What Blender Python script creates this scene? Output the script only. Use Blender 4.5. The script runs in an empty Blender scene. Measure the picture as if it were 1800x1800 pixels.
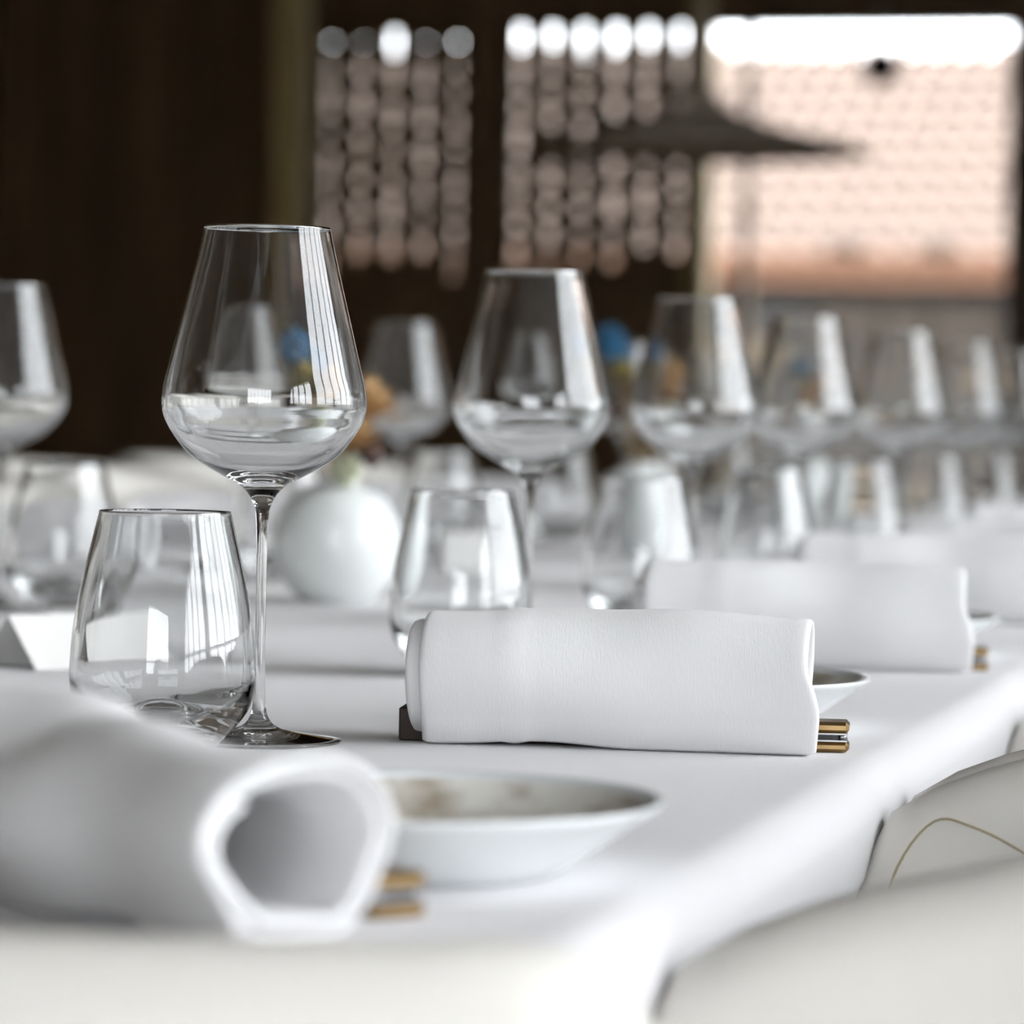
import bpy, math, random
from math import sin, cos, pi, radians, sqrt, atan2, hypot
from mathutils import Matrix, Vector

scene = bpy.context.scene
col = scene.collection
random.seed(7)

# ------------------------------------------------------------------ camera
cam_d = bpy.data.cameras.new('camera')
cam = bpy.data.objects.new('camera', cam_d)
col.objects.link(cam)
cam_d.sensor_width = 36.0
cam_d.lens = 130.0
cam_d.clip_start = 0.05
cam_d.clip_end = 300
CAM = Vector((0.74, -1.567, 0.903))
cam.matrix_world = (Matrix.Translation(CAM) @ Matrix.Rotation(radians(14.0), 4, 'Z')
                    @ Matrix.Rotation(radians(90 - 1.69), 4, 'X') @ Matrix.Rotation(radians(1.1), 4, 'Z'))
cam_d.dof.use_dof = True
cam_d.dof.focus_distance = 1.635
cam_d.dof.aperture_fstop = 8.1
cam_d.dof.aperture_blades = 0
scene.camera = cam

# ------------------------------------------------------------------ sky, daylight, exposure
world = bpy.data.worlds.new('overcast_sky')
scene.world = world
world.use_nodes = True
wn = world.node_tree
bg = wn.nodes['Background']
bg.inputs['Color'].default_value = (0.935, 0.968, 1.0, 1)
SKY = 16.0
bg.inputs['Strength'].default_value = SKY
vs = scene.view_settings
vs.view_transform = 'Standard'
vs.look = 'None'
vs.gamma = 1.0
vs.use_curve_mapping = False
vs.exposure = -0.56
cy = scene.cycles
cy.use_denoising = True
cy.use_adaptive_sampling = True
cy.adaptive_threshold = 0.2
cy.adaptive_min_samples = 20
cy.max_bounces = 20
cy.transmission_bounces = 20
cy.glossy_bounces = 9
cy.diffuse_bounces = 3
cy.transparent_max_bounces = 24
cy.sample_clamp_indirect = 6.0


def portal(name, loc, rot, sx, sy):
    ld = bpy.data.lights.new(name, 'AREA')
    ld.shape = 'RECTANGLE'
    ld.size = sx
    ld.size_y = sy
    ld.cycles.is_portal = True
    o = bpy.data.objects.new(name, ld)
    o.location = loc
    o.rotation_euler = rot
    col.objects.link(o)


WX = 3.5            # inner face of the window wall on the right
FY = -6.5           # inner face of the window wall behind the camera
CZ = 4.2            # ceiling height
portal('daylight_portal_right', (WX + 0.13, 1.45, 2.2), (0, radians(90), 0), 3.6, 4.3)
portal('daylight_portal_low', (WX + 0.13, -3.35, 1.4), (0, radians(90), 0), 2.0, 4.7)
portal('daylight_portal_front', (1.75, FY - 0.13, 1.6), (radians(-90), 0, 0), 3.3, 2.4)


# ------------------------------------------------------------------ materials
def mat(name, base=(0.8, 0.8, 0.8), rough=0.5, metal=0.0, spec=0.5, noise=None, bump=None, coat=0.0, sheen=0.0):
    m = bpy.data.materials.new(name)
    m.use_nodes = True
    nt = m.node_tree
    p = nt.nodes['Principled BSDF']
    p.inputs['Base Color'].default_value = (*base, 1)
    p.inputs['Roughness'].default_value = rough
    p.inputs['Metallic'].default_value = metal
    p.inputs['Specular IOR Level'].default_value = spec
    p.inputs['Coat Weight'].default_value = coat
    p.inputs['Sheen Weight'].default_value = sheen
    tc = nt.nodes.new('ShaderNodeTexCoord')
    if noise:                                    # (scale, second colour, low, high, stretch)
        sc, c2, lo, hi, st = noise
        mp = nt.nodes.new('ShaderNodeMapping')
        mp.inputs['Scale'].default_value = st
        nt.links.new(tc.outputs['Object'], mp.inputs['Vector'])
        n = nt.nodes.new('ShaderNodeTexNoise')
        n.inputs['Scale'].default_value = sc
        n.inputs['Detail'].default_value = 5
        nt.links.new(mp.outputs['Vector'], n.inputs['Vector'])
        r = nt.nodes.new('ShaderNodeValToRGB')
        r.color_ramp.elements[0].position = lo
        r.color_ramp.elements[1].position = hi
        r.color_ramp.elements[0].color = (*base, 1)
        r.color_ramp.elements[1].color = (*c2, 1)
        nt.links.new(n.outputs['Fac'], r.inputs['Fac'])
        nt.links.new(r.outputs['Color'], p.inputs['Base Color'])
    if bump:                                     # (scale, strength, distance, stretch)
        sc, stg, dist, st = bump
        mp = nt.nodes.new('ShaderNodeMapping')
        mp.inputs['Scale'].default_value = st
        nt.links.new(tc.outputs['Object'], mp.inputs['Vector'])
        n = nt.nodes.new('ShaderNodeTexNoise')
        n.inputs['Scale'].default_value = sc
        n.inputs['Detail'].default_value = 3
        nt.links.new(mp.outputs['Vector'], n.inputs['Vector'])
        b = nt.nodes.new('ShaderNodeBump')
        b.inputs['Strength'].default_value = stg
        b.inputs['Distance'].default_value = dist
        nt.links.new(n.outputs['Fac'], b.inputs['Height'])
        nt.links.new(b.outputs['Normal'], p.inputs['Normal'])
    return m


def weave_mat(name, base, scale, strength, soft):
    """white cloth with a fine ribbed relief and soft unevenness"""
    m = mat(name, base, 0.9, spec=0.2, sheen=0.15)
    nt = m.node_tree
    p = nt.nodes['Principled BSDF']
    tc = nt.nodes['Texture Coordinate']
    n = nt.nodes.new('ShaderNodeTexNoise')
    n.inputs['Scale'].default_value = 14
    n.inputs['Detail'].default_value = 2
    nt.links.new(tc.outputs['Object'], n.inputs['Vector'])
    b1 = nt.nodes.new('ShaderNodeBump')
    b1.inputs['Strength'].default_value = soft
    b1.inputs['Distance'].default_value = 0.006
    nt.links.new(n.outputs['Fac'], b1.inputs['Height'])
    mp = nt.nodes.new('ShaderNodeMapping')
    mp.inputs['Scale'].default_value = (1.0, 0.22, 0.22)
    nt.links.new(tc.outputs['Object'], mp.inputs['Vector'])
    n2 = nt.nodes.new('ShaderNodeTexNoise')
    n2.inputs['Scale'].default_value = scale
    n2.inputs['Detail'].default_value = 2
    nt.links.new(mp.outputs['Vector'], n2.inputs['Vector'])
    b2 = nt.nodes.new('ShaderNodeBump')
    b2.inputs['Strength'].default_value = strength
    b2.inputs['Distance'].default_value = 0.0006
    nt.links.new(n2.outputs['Fac'], b2.inputs['Height'])
    nt.links.new(b1.outputs['Normal'], b2.inputs['Normal'])
    nt.links.new(b2.outputs['Normal'], p.inputs['Normal'])
    return m


def glass_mat(name):
    m = bpy.data.materials.new(name)
    m.use_nodes = True
    nt = m.node_tree
    nt.nodes.remove(nt.nodes['Principled BSDF'])
    g = nt.nodes.new('ShaderNodeBsdfGlass')
    g.inputs['IOR'].default_value = 1.545
    g.inputs['Roughness'].default_value = 0.0
    g.inputs['Color'].default_value = (0.995, 0.998, 0.998, 1)
    nt.links.new(g.outputs[0], nt.nodes['Material Output'].inputs['Surface'])
    return m


def pane_mat(name):
    """thin window pane: mostly clear, a little reflection"""
    m = bpy.data.materials.new(name)
    m.use_nodes = True
    nt = m.node_tree
    nt.nodes.remove(nt.nodes['Principled BSDF'])
    t = nt.nodes.new('ShaderNodeBsdfTransparent')
    g = nt.nodes.new('ShaderNodeBsdfGlossy')
    g.inputs['Roughness'].default_value = 0.0
    f = nt.nodes.new('ShaderNodeFresnel')
    f.inputs['IOR'].default_value = 1.45
    mx = nt.nodes.new('ShaderNodeMixShader')
    nt.links.new(f.outputs[0], mx.inputs[0])
    nt.links.new(t.outputs[0], mx.inputs[1])
    nt.links.new(g.outputs[0], mx.inputs[2])
    nt.links.new(mx.outputs[0], nt.nodes['Material Output'].inputs['Surface'])
    return m


M = {
    'cloth': weave_mat('white_linen', (0.80, 0.79, 0.80), 700, 0.15, 0.12),
    'napkin': weave_mat('napkin_cotton', (0.82, 0.815, 0.82), 1300, 0.17, 0.22),
    'glass': glass_mat('clear_crystal'),
    'pane': pane_mat('window_pane'),
    'leather': mat('cream_leather', (0.80, 0.775, 0.725), 0.42, spec=0.4, bump=(220, 0.08, 0.001, (1, 1, 1))),
    'seam': mat('seam_thread', (0.42, 0.36, 0.22), 0.7),
    'porcelain': mat('white_porcelain', (0.82, 0.85, 0.86), 0.12, spec=0.6, coat=0.3),
    'plate_in': mat('grey_glaze', (0.80, 0.785, 0.73), 0.25, noise=(20, (0.33, 0.275, 0.20), 0.54, 0.68, (1, 1, 1))),
    'vase': mat('white_vase_glaze', (0.80, 0.83, 0.82), 0.22, spec=0.5, coat=0.2),
    'wood_dark': mat('dark_wood', (0.115, 0.070, 0.028), 0.6, noise=(8, (0.20, 0.125, 0.055), 0.35, 0.7, (1, 1, 0.12))),
    'wood_post': mat('olive_brown_wood', (0.44, 0.34, 0.15), 0.7, noise=(6, (0.38, 0.29, 0.13), 0.4, 0.7, (1, 1, 0.1))),
    'knife_wood': mat('walnut_handle', (0.020, 0.008, 0.004), 0.6, noise=(60, (0.042, 0.018, 0.008), 0.4, 0.65, (0.15, 1, 1))),
    'brass': mat('aged_brass', (0.36, 0.245, 0.115), 0.32, metal=1.0, noise=(40, (0.27, 0.18, 0.085), 0.4, 0.7, (0.3, 2, 2))),
    'steel': mat('brushed_steel', (0.40, 0.40, 0.41), 0.3, metal=1.0),
    'black': mat('black_metal', (0.008, 0.008, 0.010), 0.45),
    'paper': mat('white_card_paper', (0.84, 0.83, 0.81), 0.85),
    'floor': mat('floor_boards', (0.16, 0.11, 0.07), 0.5, noise=(4, (0.21, 0.15, 0.10), 0.35, 0.7, (1, 0.1, 1))),
    'ceil': mat('ceiling_paint', (0.42, 0.39, 0.35), 0.8),
    'wallp': mat('plaster_brown', (0.16, 0.13, 0.10), 0.85, bump=(30, 0.15, 0.004, (1, 1, 1))),
    'shade': mat('lamp_shade_felt', (0.55, 0.49, 0.40), 0.85),
    'roof': mat('terracotta_pale', (0.138, 0.096, 0.074), 0.85, noise=(5, (0.112, 0.076, 0.058), 0.35, 0.7, (1, 1, 1))),
    'eave': mat('terracotta_orange', (0.125, 0.058, 0.030), 0.8),
    'stone': mat('grey_stone', (0.030, 0.028, 0.025), 0.9, noise=(4, (0.022, 0.02, 0.018), 0.35, 0.7, (1, 1, 1))),
    'stone_b': mat('brown_stone', (0.042, 0.032, 0.024), 0.9, noise=(4, (0.032, 0.025, 0.018), 0.35, 0.7, (1, 1, 1))),
    'stone_t': mat('tan_stone', (0.09, 0.067, 0.042), 0.9, noise=(4, (0.07, 0.055, 0.038), 0.35, 0.7, (1, 1, 1))),
    'mortar': mat('wall_mortar', (0.055, 0.05, 0.045), 0.95),
    'paving': mat('pale_paving', (0.24, 0.23, 0.22), 0.9, noise=(2, (0.19, 0.18, 0.17), 0.35, 0.7, (1, 1, 1))),
    'blue': mat('blue_thistle', (0.025, 0.12, 0.23), 0.8),
    'ochre': mat('ochre_dried_flower', (0.52, 0.33, 0.15), 0.85),
    'olive': mat('olive_dried_flower', (0.33, 0.27, 0.08), 0.85),
    'pod': mat('brown_seed_pod', (0.07, 0.04, 0.035), 0.8),
    'pale': mat('pale_green_flower', (0.55, 0.57, 0.42), 0.85),
    'stemm': mat('dry_stem', (0.34, 0.24, 0.11), 0.9),
}


# ------------------------------------------------------------------ helpers
class MB:
    def __init__(self):
        self.v, self.f = [], []

    def add(self, vs, fs):
        o = len(self.v)
        self.v += [tuple(p) for p in vs]
        self.f += [tuple(i + o for i in q) for q in fs]

    def box(self, x0, x1, y0, y1, z0, z1):
        self.add([(x0, y0, z0), (x1, y0, z0), (x1, y1, z0), (x0, y1, z0), (x0, y0, z1), (x1, y0, z1), (x1, y1, z1), (x0, y1, z1)],
                 [(0, 3, 2, 1), (4, 5, 6, 7), (0, 1, 5, 4), (1, 2, 6, 5), (2, 3, 7, 6), (3, 0, 4, 7)])

    def bevel_box(self, x0, x1, y0, y1, z0, z1, b):
        """box with chamfered edges (24 corners)"""
        vs = []
        for sx in (0, 1):
            for sy in (0, 1):
                for sz in (0, 1):
                    X, Y, Z = (x0, x1)[sx], (y0, y1)[sy], (z0, z1)[sz]
                    dx, dy, dz = (b if sx == 0 else -b), (b if sy == 0 else -b), (b if sz == 0 else -b)
                    vs += [(X, Y + dy, Z + dz), (X + dx, Y, Z + dz), (X + dx, Y + dy, Z)]

        def i(sx, sy, sz, k):
            return ((sx * 2 + sy) * 2 + sz) * 3 + k
        fs = [(i(0, 0, 0, 0), i(0, 0, 1, 0), i(0, 1, 1, 0), i(0, 1, 0, 0)), (i(1, 0, 0, 0), i(1, 1, 0, 0), i(1, 1, 1, 0), i(1, 0, 1, 0)),
              (i(0, 0, 0, 1), i(1, 0, 0, 1), i(1, 0, 1, 1), i(0, 0, 1, 1)), (i(0, 1, 0, 1), i(0, 1, 1, 1), i(1, 1, 1, 1), i(1, 1, 0, 1)),
              (i(0, 0, 0, 2), i(0, 1, 0, 2), i(1, 1, 0, 2), i(1, 0, 0, 2)), (i(0, 0, 1, 2), i(1, 0, 1, 2), i(1, 1, 1, 2), i(0, 1, 1, 2))]
        for a in (0, 1):
            for c in (0, 1):
                fs.append((i(a, c, 0, 0), i(a, c, 1, 0), i(a, c, 1, 1), i(a, c, 0, 1)))
                fs.append((i(a, 0, c, 0), i(a, 0, c, 2), i(a, 1, c, 2), i(a, 1, c, 0)))
                fs.append((i(0, a, c, 1), i(0, a, c, 2), i(1, a, c, 2), i(1, a, c, 1)))
        for sx in (0, 1):
            for sy in (0, 1):
                for sz in (0, 1):
                    fs.append((i(sx, sy, sz, 0), i(sx, sy, sz, 1), i(sx, sy, sz, 2)))
        self.add(vs, fs)

    def lathe(self, prof, n=64, cx=0, cy=0, cz=0):
        """prof: list of (r, z); r==0 gives a pole"""
        vs, rings = [], []
        for r, z in prof:
            if r < 1e-7:
                rings.append([len(vs)])
                vs.append((cx, cy, cz + z))
            else:
                rings.append(list(range(len(vs), len(vs) + n)))
                vs += [(cx + r * cos(2 * pi * k / n), cy + r * sin(2 * pi * k / n), cz + z) for k in range(n)]
        fs = []
        for a, b in zip(rings, rings[1:]):
            for k in range(n):
                k2 = (k + 1) % n
                if len(a) == 1 and len(b) == 1:
                    continue
                if len(a) == 1:
                    fs.append((a[0], b[k2], b[k]))
                elif len(b) == 1:
                    fs.append((a[k], a[k2], b[0]))
                else:
                    fs.append((a[k], a[k2], b[k2], b[k]))
        self.add(vs, fs)

    def tube(self, pts, r, n=8, r1=None):
        pts = [Vector(p) for p in pts]
        vs, fs = [], []
        up = Vector((0, 0, 1))
        for i, p in enumerate(pts):
            t = (pts[min(i + 1, len(pts) - 1)] - pts[max(i - 1, 0)]).normalized()
            a = t.cross(up)
            if a.length < 1e-3:
                a = Vector((1, 0, 0))
            a.normalize()
            b = a.cross(t)
            rr = r if r1 is None else r + (r1 - r) * i / (len(pts) - 1)
            vs += [p + a * (rr * cos(2 * pi * k / n)) + b * (rr * sin(2 * pi * k / n)) for k in range(n)]
        for i in range(len(pts) - 1):
            for k in range(n):
                k2 = (k + 1) % n
                fs.append((i * n + k, i * n + k2, i * n + n + k2, i * n + n + k))
        fs.append(tuple(range(n - 1, -1, -1)))
        o = (len(pts) - 1) * n
        fs.append(tuple(range(o, o + n)))
        self.add(vs, fs)

    def mesh(self, name, material, smooth=True):
        me = bpy.data.meshes.new(name)
        me.from_pydata(self.v, [], self.f)
        me.materials.append(M[material])
        if smooth:
            me.polygons.foreach_set('use_smooth', [True] * len(me.polygons))
        me.update()
        return me


def obj(name, mb, material, parent=None, smooth=True, loc=None):
    me = mb.mesh(name, material, smooth) if isinstance(mb, MB) else mb
    o = bpy.data.objects.new(name, me)
    col.objects.link(o)
    if parent:
        o.parent = parent
    if loc:
        o.location = loc
    return o


def tag(o, label, cat, group=None):
    o['label'] = label
    o['category'] = cat
    if group:
        o['group'] = group
    return o


def thing(name, label, cat, loc=(0, 0, 0), rz=0.0, group=None):
    o = bpy.data.objects.new(name, None)
    o.empty_display_size = 0.05
    col.objects.link(o)
    o.location = loc
    o.rotation_euler = (0, 0, rz)
    return tag(o, label, cat, group)


def struct(name, mb, material, parent=None, smooth=False):
    o = obj(name, mb, material, parent, smooth)
    if parent is None:
        o['kind'] = 'structure'
    return o


def dup(src, label, loc=None, rz=None):
    c = src.copy()
    col.objects.link(c)
    c['label'] = label
    if loc is not None:
        c.location = loc
    if rz is not None:
        c.rotation_euler = (0, 0, rz)
    for ch in src.children:
        d = ch.copy()
        col.objects.link(d)
        d.parent = c
        for g in ch.children:
            e = g.copy()
            col.objects.link(e)
            e.parent = d
    return c


def smoothpath(pts, sub=4):
    """Catmull-Rom through 2-D points"""
    out = []
    n = len(pts)
    for i in range(n - 1):
        p0, p1, p2, p3 = pts[max(i - 1, 0)], pts[i], pts[i + 1], pts[min(i + 2, n - 1)]
        for k in range(sub):
            t = k / sub
            q = []
            for c in range(len(p1)):
                a, b, d, e = p0[c], p1[c], p2[c], p3[c]
                q.append(0.5 * (2 * b + (d - a) * t + (2 * a - 5 * b + 4 * d - e) * t * t + (3 * b - a - 3 * d + e) * t ** 3))
            q[0] = max(q[0], 0.0) if len(q) == 2 else q[0]
            out.append(tuple(q))
    out.append(tuple(pts[-1]))
    return out


def interp(x, xs, ys):
    if x <= xs[0]:
        return ys[0]
    for a, b, c, d in zip(xs, xs[1:], ys, ys[1:]):
        if x <= b:
            t = (x - a) / (b - a)
            t = t * t * (3 - 2 * t) * 0.35 + t * 0.65
            return c + (d - c) * t
    return ys[-1]


TZ = 0.75           # table surface

# ================================================================== SETTING
b = MB(); b.box(-6.5, WX + 0.3, FY - 0.3, 11.5, -0.06, 0.0)
struct('floor', b, 'floor')
b = MB(); b.box(-6.5, WX + 0.3, FY - 0.3, 11.5, CZ, CZ + 0.1)
struct('ceiling', b, 'ceil')
b = MB(); b.box(-6.6, -6.5, FY - 0.3, 11.5, 0, CZ)
struct('wall_left', b, 'wood_dark')
b = MB()
b.box(-6.5, WX + 0.3, FY - 0.24, FY, 0, 0.40)
b.box(-6.5, WX + 0.3, FY - 0.24, FY, 2.8, CZ)
b.box(-6.5, 0.1, FY - 0.24, FY, 0.40, 2.8)
b.box(3.4, WX + 0.3, FY - 0.24, FY, 0.40, 2.8)
struct('wall_front', b, 'wallp')

# back wall: dark timber, openings for two pierced screens and one window
BY = 11.1
wb = MB()
wb.box(-6.5, -3.19, BY, BY + 0.16, 0, CZ)             # left solid part
wb.box(-3.19, -1.745, BY, BY + 0.16, 0, 1.315)         # wainscot under the screens
wb.box(-3.19, -0.655, BY, BY + 0.16, 2.245, CZ)        # beam above
wb.box(-2.605, -2.49, BY, BY + 0.16, 1.315, 2.245)      # pier between the screens
wb.box(-1.745, -0.655, BY, BY + 0.16, 0, 0.45)         # below the window
wb.box(-0.655, WX + 0.3, BY, BY + 0.16, 0, CZ)        # right solid part
wall_back = struct('wall_back', wb, 'wood_dark')
x = -6.1
tones = []
while x < -3.42:                                       # upright boards, left of the screens
    w = random.uniform(0.16, 0.26)
    p = MB(); p.bevel_box(x, min(x + w - 0.02, -3.40), BY - random.uniform(0.02, 0.06), BY + 0.0, 0.0, CZ - 0.02, 0.006)
    obj('plank', p, 'wood_dark', wall_back, smooth=False)
    x += w


def screen(parent, x0, x1, z0, z1, tops, seed, wmul, rail):
    """pierced timber screen: upright laths with narrow gaps, short blocks bridging the gaps"""
    rnd = random.Random(seed)
    n = len(tops)
    pitch = (x1 - x0) / n
    ya, yb = BY + 0.05, BY + 0.08
    edges = [x0]
    for c, top in enumerate(tops):
        cx = x0 + pitch * (c + 0.5)
        w = 0.0125 * wmul * rnd.uniform(0.85, 1.1)
        p = MB(); p.box(edges[-1], cx - w, ya, yb, z0, z1)
        obj('lath', p, 'wood_dark', parent, False)
        edges.append(cx + w)
        # blocks: leave openings of uneven height, the topmost opening looks at the sky
        spans = []
        z = z1 - 0.008
        g = 0.105 * top
        spans.append((z1 - 0.012 - 0.105 / 2 - g / 2, z1 - 0.012 - 0.105 / 2 + g / 2))
        z = z1 - 0.012 - 0.105 - 0.012
        while z > z0 + 0.09:
            g = rnd.choice((0.045, 0.06, 0.075, 0.10))
            spans.append((z - g, z))
            z -= g + rnd.uniform(0.022, 0.055)
        zt = z1
        for (lo, hi) in spans + [(z0, z0)]:
            if zt - hi > 0.002:
                q = MB(); q.box(cx - w - 0.001, cx + w + 0.001, ya + 0.004, yb - 0.004, hi, zt)
                obj('block', q, 'wood_dark', parent, False)
            zt = lo
    p = MB(); p.box(edges[-1], x1, ya, yb, z0, z1)
    obj('lath', p, 'wood_dark', parent, False)
    p = MB(); p.box(x0, x1, BY + 0.03, BY + 0.11, z0, z0 + 0.02)
    obj('bottom_rail', p, 'wood_dark', parent, False)
    p = MB(); p.box(x0, x1, BY + 0.03, BY + 0.11, z1 - 0.012 - rail, z1)
    obj('top_rail', p, 'wood_dark', parent, False)


s1 = thing('pierced_screen', 'dark pierced timber screen on the left, five columns of gaps, next to the olive post', 'screen', (0, 0, 0), 0, 'pierced window screens')
screen(s1, -3.19, -2.605, 1.315, 2.245, (0.10, 0.05, 0.8, 0.06, 0.16), 3, 0.85, 0.015)
s2 = thing('pierced_screen', 'wider pierced timber screen behind the pendant lamp, six columns of gaps', 'screen', (0, 0, 0), 0, 'pierced window screens')
screen(s2, -2.49, -1.80, 1.315, 2.245, (1, .9, 1, .9, 1, 1), 11, 1.05, 0.0)

# back window: frame, mullion, panes
w1 = bpy.data.objects.new('window_1', None)
col.objects.link(w1)
w1['kind'] = 'structure'
f = MB()
f.box(-1.745, -0.655, BY + 0.02, BY + 0.12, 0.45, 0.52)
f.box(-1.745, -0.655, BY + 0.02, BY + 0.12, 2.225, 2.245)
f.box(-0.70, -0.655, BY + 0.02, BY + 0.12, 0.45, 2.245)
obj('window_frame', f, 'black', w1, False)
f = MB(); f.box(-1.624, -1.594, BY + 0.03, BY + 0.09, 0.5, 2.23)
obj('mullion', f, 'wood_dark', w1, False)
for a, c in ((-1.745, -1.624), (-1.594, -0.70)):
    f = MB(); f.box(a, c, BY + 0.058, BY + 0.062, 0.52, 2.225)
    obj('pane', f, 'pane', w1, False)

# olive timber posts
p = MB(); p.tube([(-2.588, 8.96, 0.0), (-2.588, 8.96, CZ)], 0.060, 24)
t1 = struct('trim_1', p, 'wood_post', smooth=True)
p = MB(); p.bevel_box(-1.81, -1.735, BY - 0.05, BY + 0.10, 0, CZ, 0.006)
t2 = struct('trim_2', p, 'wood_post')

# window walls: to the right of the table and behind the camera
wr = MB()
wr.box(WX, WX + 0.24, FY, 11.1, 0, 0.40)
wr.box(WX, WX + 0.24, FY, 11.1, 4.0, CZ)
wr.box(WX, WX + 0.24, 3.6, 11.1, 0.40, 4.0)
wr.box(WX, WX + 0.24, FY, -5.7, 0.40, 4.0)
wr.box(WX, WX + 0.24, -5.7, -1.0, 2.4, 4.0)
struct('wall_right', wr, 'wood_dark')
nwin = 1


def window(along, fixed, a0, a1, z0, z1, nb, ztr, hw=0.02):
    """along 'y': wall on the right, along 'x': wall behind the camera"""
    global nwin
    nwin += 1
    w = bpy.data.objects.new('window_%d' % nwin, None)
    col.objects.link(w)
    w['kind'] = 'structure'

    def bx(p, q0, q1, d0, d1, za, zb):
        if along == 'y':
            p.box(fixed + d0, fixed + d1, q0, q1, za, zb)
        else:
            p.box(q0, q1, fixed - d1, fixed - d0, za, zb)
    f = MB()
    bx(f, a0, a1, 0.04, 0.12, z0, z0 + 0.05)
    bx(f, a0, a1, 0.04, 0.12, z1 - 0.05, z1)
    bx(f, a0, a0 + 0.05, 0.04, 0.12, z0, z1)
    bx(f, a1 - 0.05, a1, 0.04, 0.12, z0, z1)
    obj('window_frame', f, 'black', w, False)
    tr = MB(); bx(tr, a0, a1, 0.055, 0.105, ztr, ztr + 0.05)
    obj('transom', tr, 'black', w, False)
    st = (a1 - a0) / nb
    for k in range(nb):
        if k:
            mu = MB(); bx(mu, a0 + st * k - hw, a0 + st * k + hw, 0.05, 0.11, z0 + .05, z1 - .05)
            obj('mullion', mu, 'black', w, False)
        for za, zb in ((z0 + .05, ztr), (ztr + .05, z1 - .05)):
            pn = MB(); bx(pn, a0 + st * k + hw, a0 + st * (k + 1) - hw, 0.078, 0.082, za, zb)
            obj('pane', pn, 'pane', w, False)


window('y', WX, -5.7, -1.0, 0.40, 2.4, 8, 1.02, 0.035)
window('y', WX, -0.7, 3.6, 0.40, 4.0, 6, 1.02, 0.045)
window('x', FY, 0.1, 3.4, 0.40, 2.8, 7, 1.0)
p = MB(); p.box(WX, WX + 0.24, -1.0, -0.7, 0.40, 4.0)
struct('trim_3', p, 'wood_dark')

# outdoors: paving, stone house with a tiled roof
b = MB(); b.box(-60, 60, -60, 60, -0.2, -0.1)
g = struct('ground_paving', b, 'paving')
HX0, HX1, HY = -16.0, 6.0, 26.0
house = thing('stone_house', 'low stone house with pale terracotta roof, seen outside the window', 'house', (0, 0, 0))
b = MB(); b.box(HX0, HX1, HY + 0.06, HY + 6, -0.1, 1.80)
wall = obj('wall', b, 'mortar', house, False)
z = -0.1
rs = random.Random(5)
while z < 1.78:
    h = min(rs.uniform(0.17, 0.27), 1.80 - z)
    if h < 0.08:
        break
    x = -5.3 + rs.uniform(-0.3, 0)
    while x < -2.0:
        w = rs.uniform(0.28, 0.62)
        st = MB(); st.bevel_box(x, x + w - 0.025, HY - rs.uniform(0.0, 0.05), HY + 0.08, z, z + h - 0.02, 0.012)
        k = rs.random()
        obj('stone', st, 'stone_t' if k > 0.86 else ('stone_b' if k > 0.55 else 'stone'), wall, False)
        x += w
    z += h
b = MB(); b.box(HX0 - .2, HX1 + .2, HY - 0.32, HY - 0.24, 1.83, 1.90)
obj('eave_board', b, 'eave', house, False)
b = MB()                                               # roof slab and barrel tiles
sl = (3.98 - 1.93) / 4.35
b.add([(HX0, HY - .3, 1.90), (HX1, HY - .3, 1.90), (HX1, HY + 4.05, 3.95), (HX0, HY + 4.05, 3.95), (HX0, HY + 8.4, 1.9), (HX1, HY + 8.4, 1.9)],
      [(0, 1, 2, 3), (3, 2, 5, 4)])
obj('roof', b, 'roof', house, False)
tl = MB()
TW = 0.22
ntc = int((HX1 - HX0) / TW)
seg = 6
for c in range(ntc):
    xc = HX0 + TW * (c + .5)
    for r in range(11):
        ya, yb = HY - .34 + r * 0.40, HY - .34 + r * 0.40 + 0.44
        za, zb = 1.93 + (ya - HY + .3) * sl + 0.02, 1.93 + (yb - HY + .3) * sl - 0.005
        vs = []
        for (yy, zz, rr) in ((ya, za, .105), (yb, zb, .09)):
            for k in range(seg + 1):
                a = pi * k / seg
                vs.append((xc + rr * cos(a), yy, zz + rr * .75 * sin(a)))
        fs = [(k, k + 1, seg + 2 + k, seg + 1 + k) for k in range(seg)]
        tl.add(vs, fs)
ro = obj('roof_tiles', tl, 'roof', house, True)
ro['kind'] = 'stuff'
ev = MB()
for c in range(ntc):
    xc = HX0 + TW * (c + .5)
    ev.tube([(xc, HY - .36, 1.95), (xc, HY - .22, 1.95 + .14 * sl)], 0.102, 8)
eo = obj('eave_tiles', ev, 'eave', house, True)
eo['kind'] = 'stuff'
for xx in (-3.56, -2.86):                               # two stubby dark shapes standing on the eave
    c = thing('roof_vent', 'small dark roof vent by the eave, %s of the two' % ('left' if xx < -3.2 else 'right'), 'vent', (xx, HY - 0.2, 1.93), 0, 'roof vents')
    q = MB(); q.bevel_box(-.12, .12, -.12, .12, 0, .13, .02)
    obj('cowl', q, 'stone', c, False)
    q = MB(); q.bevel_box(-.13, .13, -.14, .14, .13, .20, .012)
    obj('cap', q, 'stone_b', c, False)

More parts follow.
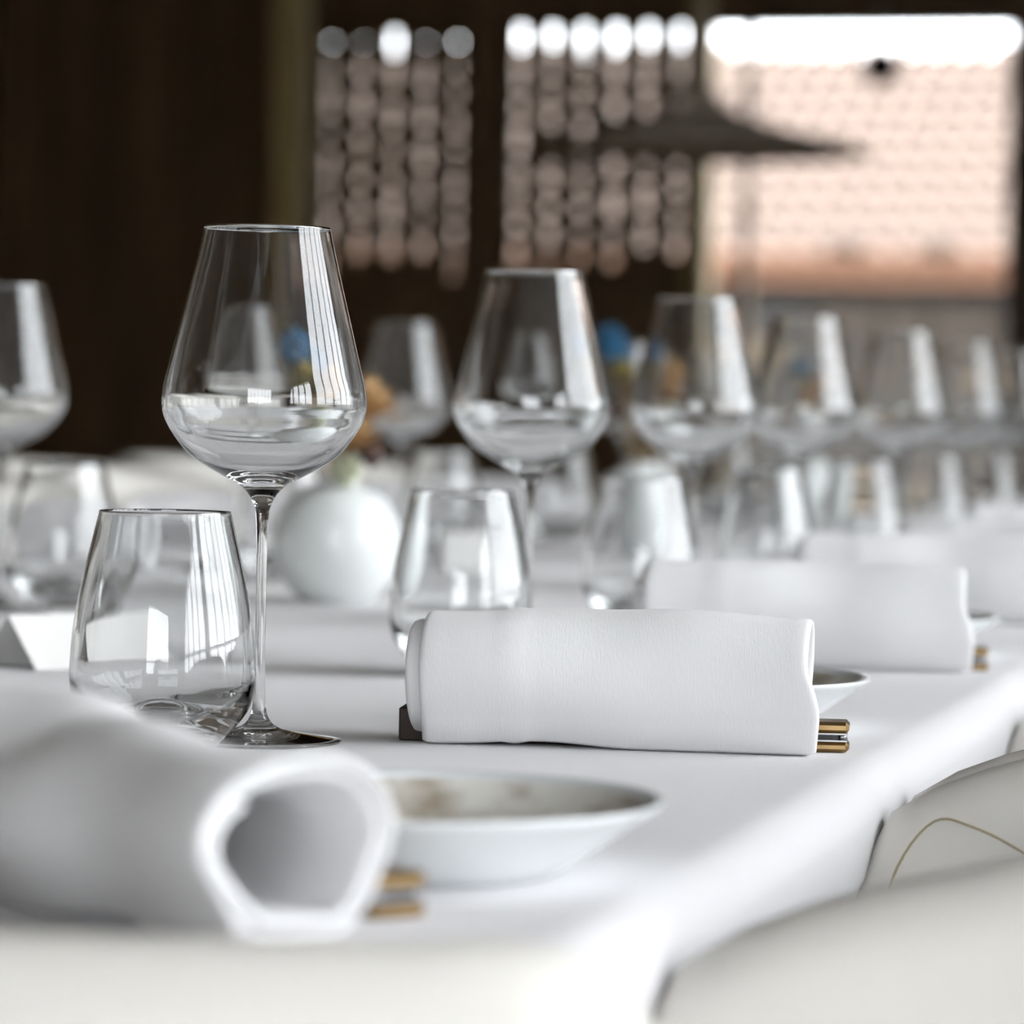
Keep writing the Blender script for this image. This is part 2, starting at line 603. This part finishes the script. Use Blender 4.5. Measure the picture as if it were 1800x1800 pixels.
# ================================================================== PENDANT LAMP, HANGING KNOB
lamp = thing('pendant_lamp', 'wide flared grey-brown pendant lamp hanging in front of the window', 'lamp', (-1.009, 7.295, 1.53))
b = MB()
outer = smoothpath([(0.012, 0.40), (0.016, 0.24), (0.022, 0.165), (0.045, 0.118), (0.10, 0.082), (0.20, 0.050), (0.31, 0.024), (0.41, 0.0)], 4)
inner = [(max(r - 0.004, 0.003), z - 0.010) for r, z in reversed(outer)]
b.lathe(list(reversed(inner[::-1])) if False else outer + inner, 64)
obj('lamp_shade', b, 'shade', lamp)
b = MB(); b.tube([(0, 0, 0.36), (0, 0, 2.66)], 0.028, 12)
obj('pole', b, 'wood_post', lamp)
b = MB(); b.lathe([(0.0, 2.67), (0.07, 2.67), (0.07, 2.63), (0.05, 2.615), (0.0, 2.615)], 32)
obj('ceiling_rose', b, 'shade', lamp)
b = MB(); b.lathe([(0.0, 0.015), (0.026, 0.025), (0.035, 0.05), (0.026, 0.08), (0.016, 0.10), (0.0, 0.105)], 24)
obj('bulb', b, 'porcelain', lamp)

knob = thing('hanging_lantern', 'tiny dark lantern hanging near the top of the bright window', 'lantern', (-1.068, 10.6, 1.99))
b = MB(); b.lathe([(0.0, -0.03), (0.03, -0.005), (0.066, 0.035), (0.070, 0.05), (0.045, 0.085), (0.016, 0.11), (0.0, 0.115)], 16)
obj('body', b, 'black', knob)
b = MB(); b.tube([(0, 0, 0.09), (0, 0, 2.21)], 0.003, 6)
obj('cord', b, 'steel', knob)

# ================================================================== TABLE AND CLOTH
TX, TY0, TY1 = 0.515, -0.66, 4.05
table = thing('dining_table', 'long dining table hidden under the white cloth', 'table', (0, 0, 0))
b = MB(); b.bevel_box(-TX + .006, TX - .006, TY0 + .006, TY1 - .006, TZ - 0.034, TZ - 0.004, 0.008)
obj('tabletop', b, 'wood_dark', table, False)
for sx in (-1, 1):
    for yy in (TY0 + .35, (TY0 + TY1) / 2, TY1 - .35):
        b = MB(); b.bevel_box(sx * .33 - .035, sx * .33 + .035, yy - .035, yy + .035, 0, TZ - .034, .006)
        obj('leg', b, 'wood_dark', table, False)

RC = 0.020
DROP = 0.22


def cloth_point(a, c):
    hx0, hx1, hy0, hy1 = -TX + RC, TX - RC, TY0 + RC, TY1 - RC
    ca, cc = min(max(a, hx0), hx1), min(max(c, hy0), hy1)
    ea, ec = a - ca, c - cc
    e = hypot(ea, ec)
    if e < 1e-9:
        return (a, c, TZ)
    nx, ny = ea / e, ec / e
    arc = RC * pi / 2
    if e < arc:
        o, d = RC * sin(e / RC), RC * (1 - cos(e / RC))
    else:
        d = RC + (e - arc)
        o = RC - 0.55 * max(0, d - 0.036)
        s = cc if abs(nx) > abs(ny) else ca
        o += 0.005 * min(1, (d - RC) / 0.15) * (sin(9.5 * s + 0.8) + 0.5 * sin(23 * s + 2))
    return (ca + nx * o, cc + ny * o, TZ - d)


def axis_samples(lo, hi, fine, n):
    """flat part coarse, edges fine"""
    out = []
    L = DROP
    for k in range(9):
        out.append(lo + RC - RC * pi / 2 - L + L * k / 9 * 1.0)
    for k in range(10):
        out.append(lo + RC - RC * pi / 2 * (1 - k / 9))
    for k in range(1, n):
        out.append(lo + RC + (hi - lo - 2 * RC) * k / n)
    for k in range(10):
        out.append(hi - RC + RC * pi / 2 * (k / 9))
    for k in range(1, 10):
        out.append(hi - RC + RC * pi / 2 + L * k / 9)
    return out


xs, ys = axis_samples(-TX, TX, 0, 14), axis_samples(TY0, TY1, 0, 110)
b = MB()
vs = [cloth_point(a, c) for c in ys for a in xs]
nx = len(xs)
fs = [(j * nx + i, j * nx + i + 1, (j + 1) * nx + i + 1, (j + 1) * nx + i) for j in range(len(ys) - 1) for i in range(nx - 1)]
b.add(vs, fs)
tc = obj('tablecloth', b, 'cloth')
tag(tc, 'white linen tablecloth over the long dining table', 'tablecloth')
sm = tc.modifiers.new('thickness', 'SOLIDIFY')
sm.thickness = 0.0015
sm.offset = -1

# ================================================================== GLASSWARE
G_OUT = [(0.0, 0.0012), (0.020, 0.0008), (0.033, 0.0), (0.0362, 0.0003), (0.0370, 0.0009), (0.0362, 0.0016), (0.028, 0.0028), (0.016, 0.0046),
         (0.0085, 0.0068), (0.0048, 0.0100), (0.0032, 0.0150), (0.0025, 0.024), (0.0023, 0.040), (0.0023, 0.065), (0.0024, 0.088), (0.0027, 0.098),
         (0.0036, 0.1047), (0.0066, 0.1105), (0.0115, 0.1148), (0.0185, 0.1186), (0.0260, 0.1228), (0.0336, 0.1282), (0.0405, 0.1368),
         (0.0444, 0.1443), (0.0455, 0.1495), (0.0454, 0.1535), (0.0447, 0.1590), (0.0425, 0.1678), (0.0388, 0.1830), (0.0339, 0.2032), (0.0284, 0.2270)]
G_RIM = [(0.0282, 0.2279), (0.0277, 0.2279), (0.0275, 0.2270)]
G_IN = [(0.0331, 0.2030), (0.0380, 0.1828), (0.0416, 0.1676), (0.0437, 0.1588), (0.0443, 0.1535), (0.0443, 0.1496), (0.0432, 0.1450), (0.0394, 0.1378), (0.0325, 0.1298),
        (0.0245, 0.1245), (0.0165, 0.1207), (0.0090, 0.1184), (0.0040, 0.1178), (0.0, 0.1177)]


def split_profile(full, cuts):
    segs, s = [], 0
    for c in cuts:
        segs.append(full[s:c + 1])
        s = c
    segs.append(full[s:])
    return segs


SUB = 4
gp = smoothpath(G_OUT + G_RIM + G_IN, SUB)
foot_p, stem_p, bowl_p = split_profile(gp, (10 * SUB, 15 * SUB))
GLASS_ME = []
for nm, pr in (('foot', foot_p), ('stem', stem_p), ('bowl', bowl_p)):
    b = MB(); b.lathe(pr, 96)
    GLASS_ME.append((nm, b.mesh('wine_glass_' + nm, 'glass')))

T_OUT = [(0.0, 0.0135), (0.0065, 0.0120), (0.0115, 0.0075), (0.0145, 0.0030), (0.0170, 0.0006), (0.0190, 0.0), (0.0212, 0.0010), (0.0262, 0.0058),
         (0.0320, 0.0117), (0.0372, 0.0191), (0.0395, 0.0269), (0.0400, 0.0345), (0.0391, 0.0501), (0.0368, 0.0656), (0.0335, 0.0812), (0.0286, 0.1020)]
T_RIM = [(0.0284, 0.1031), (0.0276, 0.1031), (0.0273, 0.1020)]
T_IN = [(0.0321, 0.0810), (0.0353, 0.0655), (0.0376, 0.0500), (0.0384, 0.0347), (0.0376, 0.0282), (0.0345, 0.0215), (0.0290, 0.0160), (0.0230, 0.0130), (0.0170, 0.0132), (0.0110, 0.0160),
        (0.0060, 0.0185), (0.0, 0.0195)]
tp = smoothpath(T_OUT + T_RIM + T_IN, SUB)
n_out = len(T_OUT) + len(T_RIM)
base_a, body_p, base_b = split_profile(tp, (9 * SUB, (n_out + 4) * SUB))
TUM_ME = []
b = MB(); b.lathe(body_p, 96)
TUM_ME.append(('body', b.mesh('tumbler_body', 'glass')))
b = MB(); b.lathe(base_a, 96); b.lathe(base_b, 96)
TUM_ME.append(('base', b.mesh('tumbler_base', 'glass')))


def glassware(kind, mes, label, loc, group):
    t = thing(kind, label, kind.replace('_', ' '), loc, random.uniform(0, 6), group)
    for nm, me in mes:
        obj(nm, me, None, t)
    return t


ORD = ['first', 'second', 'third', 'fourth', 'fifth', 'sixth', 'seventh', 'eighth']
jit = random.Random(21)
our_y = [0.0, 0.50, 0.985, 1.475, 1.99, 2.50, 3.01, 3.52]
opp_y = [0.86, 1.385, 1.90, 2.41, 2.92, 3.43]
for k, y in enumerate(our_y):
    lab = ('tall clear wine glass in sharp focus, nearest the camera' if k == 0 else
           '%s tall wine glass from the camera, in the row beside the rolled napkins' % ORD[k])
    glassware('wine_glass', GLASS_ME, lab, (0.235 + (0 if k < 3 else jit.uniform(-.008, .008)), y, TZ), 'wine glasses on the table')
    lab = ('stemless clear tumbler in sharp focus, left of the nearest wine glass' if k == 0 else
           '%s stemless tumbler from the camera, in the row beside the rolled napkins' % ORD[k])
    glassware('tumbler', TUM_ME, lab, (0.212, y - 0.064, TZ), 'stemless tumblers on the table')
for k, y in enumerate(opp_y):
    glassware('wine_glass', GLASS_ME, '%s wine glass from the left, in the far row along the table' % ORD[k], (-0.235, y, TZ), 'wine glasses on the table')
    glassware('tumbler', TUM_ME, '%s stemless tumbler from the left, in the far row along the table' % ORD[k], (-0.212, y + 0.066, TZ), 'stemless tumblers on the table')


# ================================================================== NAPKINS
def napkin_mesh(L, rx, rz, seed, turns=2.35, wob=1.0, taper=0.0):
    rnd = random.Random(seed)
    ph = [rnd.uniform(0, 6.28) for _ in range(8)]
    th = 0.0034
    pitch = 0.0041
    nu, end = int(turns * 44), -pi / 2 - 0.35
    b = MB()
    # stations along the axis: (position 0..1, thickness factor)
    st = [(0.0, .12), (0.0, .55), (0.003, .88), (0.008, 1.0)] + [(q / 26, 1.0) for q in range(1, 26)] + [(0.992, 1.0), (0.997, .88), (1.0, .55), (1.0, .12)]

    def centre(u, v):
        ang = end - (1 - u) * turns * 2 * pi          # u=1 is the outer end
        inset = (1 - u) * turns * pitch
        w = wob * (0.0016 * sin(2 * ang + 5 * v + ph[0]) + 0.0012 * sin(3 * ang - 7 * v + ph[1]) + 0.0010 * sin(14 * v + ang + ph[2]))
        w += -0.0022 * wob * math.exp(-((v - 0.60) / 0.11) ** 2) * max(0, cos(ang - 3.3)) ** 3
        w += 0.0010 * math.exp(-((v - 0.235) / 0.012) ** 2) - 0.0008 * math.exp(-((v - 0.205) / 0.010) ** 2)
        ax, az = rx - inset + w, rz - inset + w
        c_, s_ = cos(ang), sin(ang)
        n = 2.05
        k = (abs(c_) ** n + abs(s_) ** n) ** (-1 / n)
        az -= taper * v
        yy, zz = ax * c_ * k, az * s_ * k
        if u > 0.97:                                   # the free edge eases off flat
            zz = min(zz, -az * 0.96)
        zz = max(zz, -(rz - taper * v - inset) * 0.965) - taper * v
        return yy, zz
    rings = []
    for iu in range(nu + 1):
        u = iu / nu
        turn = (1 - u) * turns
        offl = -0.0075 * (1 - math.exp(-3 * max(0, turn - 0.75))) + 0.0016 * sin(6 * u + ph[3])
        offr = -0.004 * turn * 0.6 + 0.0018 * sin(9 * u + ph[4])
        if u > 0.90:
            offr += 0.006 * sin((u - 0.90) / 0.10 * pi)
        row = []
        for (v, tf) in st:
            x0, x1 = -L / 2 + offl, L / 2 + offr
            extra = {.12: .0017, .55: .0012, .88: .0004, 1.0: 0}[tf]
            x = x0 + (x1 - x0) * v + (-extra if v < .5 else extra)
            p = centre(u, v)
            q = centre(min(u + .002, 1.0), v)
            o = centre(max(u - .002, 0), v)
            tx, tz = q[0] - o[0], q[1] - o[1]
            l = hypot(tx, tz) or 1
            nxv, nzv = tz / l, -tx / l
            ef = 1.0
            if iu == 0 or iu == nu:
                ef = 0.35
            h = th / 2 * tf * ef
            row.append(((x, p[0] + nxv * h, p[1] + nzv * h), (x, p[0] - nxv * h, p[1] - nzv * h)))
        rings.append(row)
    ns = len(st)
    vs, fs = [], []
    for row in rings:
        vs += [r[0] for r in row]
        vs += [r[1] for r in reversed(row)]
    m = 2 * ns
    zmin = min(p[2] for p in vs)
    vs = [(p[0], p[1], p[2] - zmin + 0.0002) for p in vs]
    for i in range(nu):
        for j in range(m):
            j2 = (j + 1) % m
            fs.append((i * m + j, i * m + j2, (i + 1) * m + j2, (i + 1) * m + j))
    fs.append(tuple(range(m - 1, -1, -1)))
    fs.append(tuple(nu * m + j for j in range(m)))
    b.add(vs, fs)
    return b.mesh('rolled_napkin', 'napkin')


NAP_A = napkin_mesh(0.168, 0.0335, 0.0300, 4, wob=0.55)
NAP_B = napkin_mesh(0.182, 0.0330, 0.0305, 9, wob=0.7)
NAP_C = napkin_mesh(0.186, 0.0345, 0.0305, 15, wob=1.5, taper=0.0042)


def napkin(me, label, x, y, rz):
    o = obj('rolled_napkin', me, None)
    o.location = (x, y, TZ)
    o.rotation_euler = (0, 0, rz)
    return tag(o, label, 'napkin', 'rolled white napkins')


napkin(NAP_C, 'blurred rolled white napkin in the left foreground, open end showing', 0.372, -0.538, radians(-42))
napkin(NAP_A, 'rolled white napkin in sharp focus with a knife through it', 0.387, 0.053, radians(5.5))
napkin(NAP_B, 'rolled white napkin just behind the sharp one, second bread plate before it', 0.380, 0.605, radians(6))
for k, y in enumerate((1.13, 1.63, 2.15, 2.65, 3.16)):
    napkin((NAP_B, NAP_A)[k % 2], '%s rolled white napkin from the camera, in the near row' % ORD[k + 3], 0.385, y, radians((4, -2, 5, 2, 3)[k]))
for k, y in enumerate((0.80, 1.33, 1.84, 2.36, 2.86)):
    napkin((NAP_A, NAP_B)[k % 2], '%s rolled white napkin from the left, in the far row' % ORD[k], -0.395, y, radians((184, 178, 186, 181, 176)[k]))


# ================================================================== FOLDING KNIVES
def knife(label, x, y, rz, z=TZ):
    """lying flat; +x end carries the brass bolsters"""
    t = thing('folding_knife', label, 'knife', (x, y, z), rz, 'folding knives at the napkins')
    L, W = 0.202, 0.020
    b = MB(); b.bevel_box(-L / 2, L / 2 - .036, -W / 2, W / 2, 0.0003, 0.0152, 0.0007)
    obj('handle', b, 'knife_wood', t, False)
    for z0, z1 in ((0.0003, 0.0050), (0.0088, 0.0138)):
        b = MB(); b.bevel_box(L / 2 - .036, L / 2, -W / 2, W / 2, z0, z1, 0.0015)
        obj('bolster', b, 'brass', t, False)
    for z0, z1 in ((0.0050, 0.0057), (0.0081, 0.0088)):
        b = MB(); b.box(L / 2 - .036, L / 2 - .0008, -W / 2 + .0006, W / 2 - .0006, z0, z1)
        obj('liner', b, 'steel', t, False)
    b = MB(); b.box(L / 2 - .034, L / 2 - .0050, -W / 2 + .0012, W / 2 - .0012, 0.0057, 0.0081)
    obj('blade_spring', b, 'black', t, False)
    b = MB(); b.lathe([(0, .0057), (.0018, .0057), (.0018, .0081), (0, .0081)], 16, L / 2 - .0030, -W / 2 + .0040)
    obj('pin', b, 'steel', t)
    return t


knife('wooden folding knife with brass bolsters through the sharp napkin', 0.389, 0.057, radians(8), TZ)
e = Vector((0.447, -0.520)); d = Vector((cos(radians(-42)), sin(radians(-42))))
knife('folding knife with blurred brass end behind the foreground napkin', e.x - d.x * .101, e.y - d.y * .101, radians(-42))
knife('folding knife with a brass tip poking out of the napkin behind the sharp one', 0.386, 0.612, radians(6), TZ)


# ================================================================== BREAD PLATES
def plate(label, x, y, rz=0.0):
    t = thing('bread_plate', label, 'plate', (x, y, TZ), rz, 'bread plates')
    b = MB()
    prof = smoothpath([(0.0, 0.0030), (0.030, 0.0030), (0.038, 0.0006), (0.042, 0.0), (0.046, 0.0012), (0.056, 0.0070), (0.068, 0.0150), (0.0775, 0.0215), (0.0800, 0.0238),
                       (0.0795, 0.0250), (0.0770, 0.0246), (0.0745, 0.0228)], 4)
    b.lathe(prof, 72)
    obj('body', b, 'porcelain', t)
    b = MB()
    b.lathe(smoothpath([(0.0745, 0.0228), (0.066, 0.0165), (0.054, 0.0095), (0.044, 0.0062), (0.030, 0.0052), (0.0, 0.0050)], 4), 72)
    o = obj('glazed_well', b, 'plate_in', t)
    o['label'] = 'mottled grey-brown glaze inside the plate'
    return t


plate('blurred white bread plate with grey-brown inside, right of the foreground napkin', 0.422, -0.408, 0.6)
plate('bread plate just behind the sharp napkin, only its right rim showing', 0.402, 0.176, 2.2)
for k, y in enumerate((0.74, 1.26, 1.77)):
    plate('%s bread plate from the camera, hidden among the near napkins' % ORD[k + 2], 0.40, y, k)


# ================================================================== PLACE CARDS
def place_card(label, x, y, rz, L=0.074, H=0.027, S=0.024):
    t = thing('place_card', label, 'card', (x, y, TZ), rz, 'folded place cards')
    for s, nm in ((-1, 'front_leaf'), (1, 'back_leaf')):
        b = MB()
        th = 0.0006
        a0, a1 = Vector((0, s * S, 0.0002)), Vector((0, 0, H))
        nn = Vector((0, H * s, S)).normalized() * th
        vs = [(-L / 2, *a0.yz), (L / 2, *a0.yz), (L / 2, *a1.yz), (-L / 2, *a1.yz)]
        vs += [(p[0], p[1] + nn.y, p[2] + nn.z) for p in vs]
        b.add(vs, [(0, 1, 2, 3), (7, 6, 5, 4), (0, 4, 5, 1), (1, 5, 6, 2), (2, 6, 7, 3), (3, 7, 4, 0)])
        obj(nm, b, 'paper', t, False)
    return t


place_card('white folded place card left of the nearest tumbler', -0.003, 0.402, radians(56), 0.095, 0.029, 0.028)
place_card('white folded place card seen through the second tumbler', -0.115, 1.70, radians(25))


# ================================================================== VASES AND DRIED FLOWERS
def vase(label, x, y):
    t = thing('round_vase', label, 'vase', (x, y, TZ), 0, 'round white vases')
    b = MB()
    o = smoothpath([(0.0, 0.0), (0.020, 0.0), (0.024, 0.001), (0.036, 0.010), (0.0455, 0.026), (0.0485, 0.045), (0.0455, 0.063), (0.036, 0.079), (0.024, 0.087), (0.0165, 0.0895),
                    (0.0160, 0.0935), (0.0150, 0.0945), (0.0140, 0.0935), (0.0140, 0.089), (0.022, 0.084), (0.034, 0.074), (0.042, 0.060), (0.045, 0.045), (0.042, 0.028), (0.030, 0.010), (0.0, 0.006)], 4)
    b.lathe(o, 64)
    obj('body', b, 'vase', t)
    return t


def flower(kind, label, x, y, dx, dy, h, size, seed):
    """one dried stem standing in a vase mouth with its head"""
    rnd = random.Random(seed)
    t = thing('dried_flower', label, 'flower', (x + dx * .12, y + dy * .12, TZ + 0.008), 0, 'dried flowers in the vases')
    top = Vector((dx * .9, dy * .9, h))
    b = MB()
    pts = [Vector((-dx * .1, -dy * .1, 0)).lerp(top, k / 6) + Vector((0.0, 0.0, 0)) for k in range(7)]
    m = Vector((0, 0, .085))
    pts = [Vector((0, 0, 0)), Vector((dx * .02, dy * .02, .05)), Vector((dx * .06, dy * .06, .086)), Vector((dx * .4, dy * .4, .086 + (h - .086) * .5)), top]
    b.tube(pts, 0.0014, 6, 0.0010)
    obj('stem', b, 'stemm', t)
    hd = MB()
    if kind in ('blue', 'pale'):                       # spiky ball
        for k in range(70):
            zc = 1 - 2 * (k + .5) / 70
            a = k * 2.39996
            rr = sqrt(1 - zc * zc)
            dv = Vector((rr * cos(a), rr * sin(a), zc * 1.15))
            hd.tube([top + dv * size * .25, top + dv * size * rnd.uniform(.85, 1.15)], size * .16, 5, size * .05)
    elif kind == 'pod':
        hd.lathe(smoothpath([(0.0, -size), (size * .5, -size * .6), (size * .8, 0), (size * .65, size * .6), (size * .8, size * .8), (0.0, size * .85)], 3), 20, *top)
    else:                                              # layered petals
        for ring, (n, el) in enumerate(((12, -.1), (11, .35), (9, .8), (6, 1.25))):
            for k in range(n):
                a = 2 * pi * k / n + ring * .4
                dv = Vector((cos(a) * cos(el), sin(a) * cos(el), sin(el)))
                sd = Vector((-sin(a), cos(a), 0))
                p0, p1, p2 = top, top + dv * size * .6, top + dv * size * rnd.uniform(.95, 1.1) + Vector((0, 0, size * .12))
                w = size * .26
                up = Vector((0, 0, size * .03))
                vs = [p0, p1 - sd * w, p2, p1 + sd * w, p1 + up * 3]
                hd.add(vs, [(0, 1, 4), (1, 2, 4), (2, 3, 4), (3, 0, 4), (0, 3, 2, 1)])
    obj('flower_head', hd, kind, t, kind not in ('ochre', 'olive'))
    return t


vx = [(-0.060, 1.10, 'nearest round vase'), (-0.045, 2.12, 'second round vase'), (-0.045, 3.14, 'third round vase')]
for k, (x, y, nm) in enumerate(vx):
    vase(('round white vase nearest the camera, behind the sharp wine glass', 'second round white vase, behind the third wine glass', 'third round white vase, far along the table')[k], x, y)
    kinds = [('blue', 'spiky blue dried thistle', -0.032, 0.010, 0.178, 0.017), ('blue', 'smaller low spiky blue thistle', -0.012, 0.03, 0.166, 0.012),
             ('ochre', 'tall ochre dried flower', 0.022, 0.004, 0.132, 0.028), ('ochre', 'low ochre dried flower', 0.014, -0.014, 0.110, 0.026),
             ('olive', 'olive yellow dried flower', -0.018, 0.004, 0.142, 0.020), ('pod', 'dark brown seed pod', 0.028, -0.010, 0.104, 0.011),
             ('pale', 'pale green dried flower at the mouth', 0.012, -0.020, 0.092, 0.012), ('pod', 'brown seed pod on the left', -0.030, -0.006, 0.108, 0.011)]
    for q, (kd, ds, dx, dy, h, s) in enumerate(kinds):
        a = (0.0, 0.5, -0.4)[k]
        flower(kd, '%s in the %s' % (ds, nm), x, y, dx * cos(a) - dy * sin(a), dx * sin(a) + dy * cos(a), h + (0, .03, .02)[k], s, 100 * k + q)


# ================================================================== CHAIRS
def tub_meshes():
    W, T = 0.25, 0.048
    path = []
    for k in range(12):
        path.append((-0.034 + 0.254 * (k / 12) ** 1.5, -(W - T / 2), -pi / 2))
    R = W - T / 2
    for k in range(25):
        a = -pi / 2 + pi * k / 24
        path.append((0.22 + R * 1.0 * cos(a), R * sin(a), a))
    for k in range(11, -1, -1):
        path.append((-0.034 + 0.254 * (k / 12) ** 1.5, (W - T / 2), pi / 2))
    hx = [-0.034, -0.026, -0.016, -0.006, 0.002, 0.010, 0.022, 0.055, 0.095, 0.145, 0.25, 0.36, 0.45]
    hz = [0.585, 0.630, 0.664, 0.690, 0.712, 0.727, 0.739, 0.752, 0.764, 0.776, 0.798, 0.815, 0.822]
    sec = []
    vs, fs = [], []
    m = 0
    for (x, y, a) in path:
        zt = interp(x, hx, hz)
        th = T * interp(x, [-0.034, -0.02, 0.0, 0.03], [0.35, 0.75, 0.95, 1.0])
        nx_, ny_ = cos(a), sin(a)
        ring = []
        rt = th / 2
        for z in (0.30, 0.38, 0.45, 0.52):
            ring.append((th / 2, min(z, zt - rt - .04)))
        ring.append((th / 2, zt - rt - .02))
        for q in range(9):
            aa = pi * q / 8
            ring.append((th / 2 * cos(aa), zt - rt + rt * sin(aa)))
        ring.append((-th / 2, zt - rt - .02))
        for z in (0.52, 0.45, 0.38, 0.30):
            ring.append((-th / 2, min(z, zt - rt - .04)))
        m = len(ring)
        vs += [(x + nx_ * o, y + ny_ * o, z) for o, z in ring]
    n = len(path)
    for i in range(n - 1):
        for j in range(m):
            j2 = (j + 1) % m
            fs.append((i * m + j, i * m + j2, (i + 1) * m + j2, (i + 1) * m + j))
    fs.append(tuple(range(m - 1, -1, -1)))
    fs.append(tuple((n - 1) * m + j for j in range(m)))
    b = MB(); b.add(vs, fs)
    out = [('shell', b.mesh('chair_shell', 'leather'))]
    for s in (-1, 1):
        sp = smoothpath([(0.004, 0.58), (0.006, 0.63), (0.011, 0.675), (0.021, 0.711), (0.036, 0.731), (0.052, 0.7295), (0.075, 0.719), (0.12, 0.692), (0.18, 0.66)], 5)
        b = MB(); b.tube([(x, s * (W - T - 0.0003 + 0.001 * (x < .02)), z) for x, z in sp], 0.00055, 6)
        out.append(('seam', b.mesh('chair_seam', 'seam')))
    b = MB(); b.bevel_box(0.01, 0.40, -0.198, 0.198, 0.36, 0.47, 0.02)
    out.append(('seat', b.mesh('chair_seat', 'leather', False)))
    for sx in (0.05, 0.38):
        for sy in (-0.17, 0.17):
            b = MB(); b.tube([(sx, sy, 0.0), (sx * .96 + .01, sy * .96, 0.36)], 0.011, 10, 0.017)
            out.append(('leg', b.mesh('chair_leg', 'wood_dark')))
    return out


TUB = tub_meshes()


def tub_chair(label, x, y, rz):
    t = thing('tub_chair', label, 'chair', (x, y, 0), rz, 'cream tub chairs at the table')
    for nm, me in TUB:
        obj(nm, me, None, t)
    return t


for k, (y, lab) in enumerate(((-0.225, 'blurred cream leather tub chair in the right foreground'), (0.295, 'cream leather tub chair with sharp curved seam, right of the napkin'),
                              (0.83, 'cream leather tub chair at the right edge, third along that side'), (1.36, 'fourth cream tub chair along the right side of the table'))):
    tub_chair(lab, 0.504, y, 0)
for k, y in enumerate((0.50, 1.04, 1.58, 2.12, 2.66, 3.2, 3.74)):
    tub_chair('%s cream tub chair from the left, on the far side of the table' % ORD[k], -0.53, y, pi)

# low-backed chair at the head of the table, nearest the camera
hc = thing('dining_chair', 'low-backed cream leather chair at the near end of the table, heavily blurred', 'chair', (0.325, -0.715, 0), radians(2))
vs, fs = [], []
NB, HB = 28, []
for k in range(NB + 1):
    s = -1 + 2 * k / NB
    x = 0.262 * s
    yb = -0.035 + 0.055 * s * s
    zt = 0.7745 - 0.10 * max(0, (abs(s) - 0.80) / 0.20) ** 2.4
    th = 0.045 * (1 - 0.55 * max(0, (abs(s) - 0.9) / 0.1) ** 2)
    ring = [(-th / 2, .50), (-th / 2, .62), (-th / 2, zt - th / 2 - .02)] + [(-th / 2 * cos(pi * q / 8), zt - th / 2 + th / 2 * sin(pi * q / 8)) for q in range(9)] + \
           [(th / 2, zt - th / 2 - .02), (th / 2, .62), (th / 2, .50)]
    vs += [(x, yb + o, z) for o, z in ring]
    m = len(ring)
for i in range(NB):
    for j in range(m):
        j2 = (j + 1) % m
        fs.append((i * m + j, (i + 1) * m + j, (i + 1) * m + j2, i * m + j2))
fs.append(tuple(range(m)))
fs.append(tuple(NB * m + j for j in range(m - 1, -1, -1)))
b = MB(); b.add(vs, fs)
obj('backrest', b, 'leather', hc)
b = MB(); b.bevel_box(-0.19, 0.135, -0.01, 0.40, 0.39, 0.47, 0.02)
obj('seat', b, 'leather', hc, False)
for s in (-1, 1):
    b = MB(); b.tube([(s * 0.10 - .03, -0.015, 0.42), (s * 0.10 - .03, -0.030, 0.55)], 0.012, 8)
    obj('back_support', b, 'wood_dark', hc)
    for yy in (0.02, 0.36):
        b = MB(); b.tube([(s * 0.11 - .03, yy, 0.0), (s * 0.11 - .03, yy, 0.40)], 0.011, 10, 0.017)
        obj('leg', b, 'wood_dark', hc)
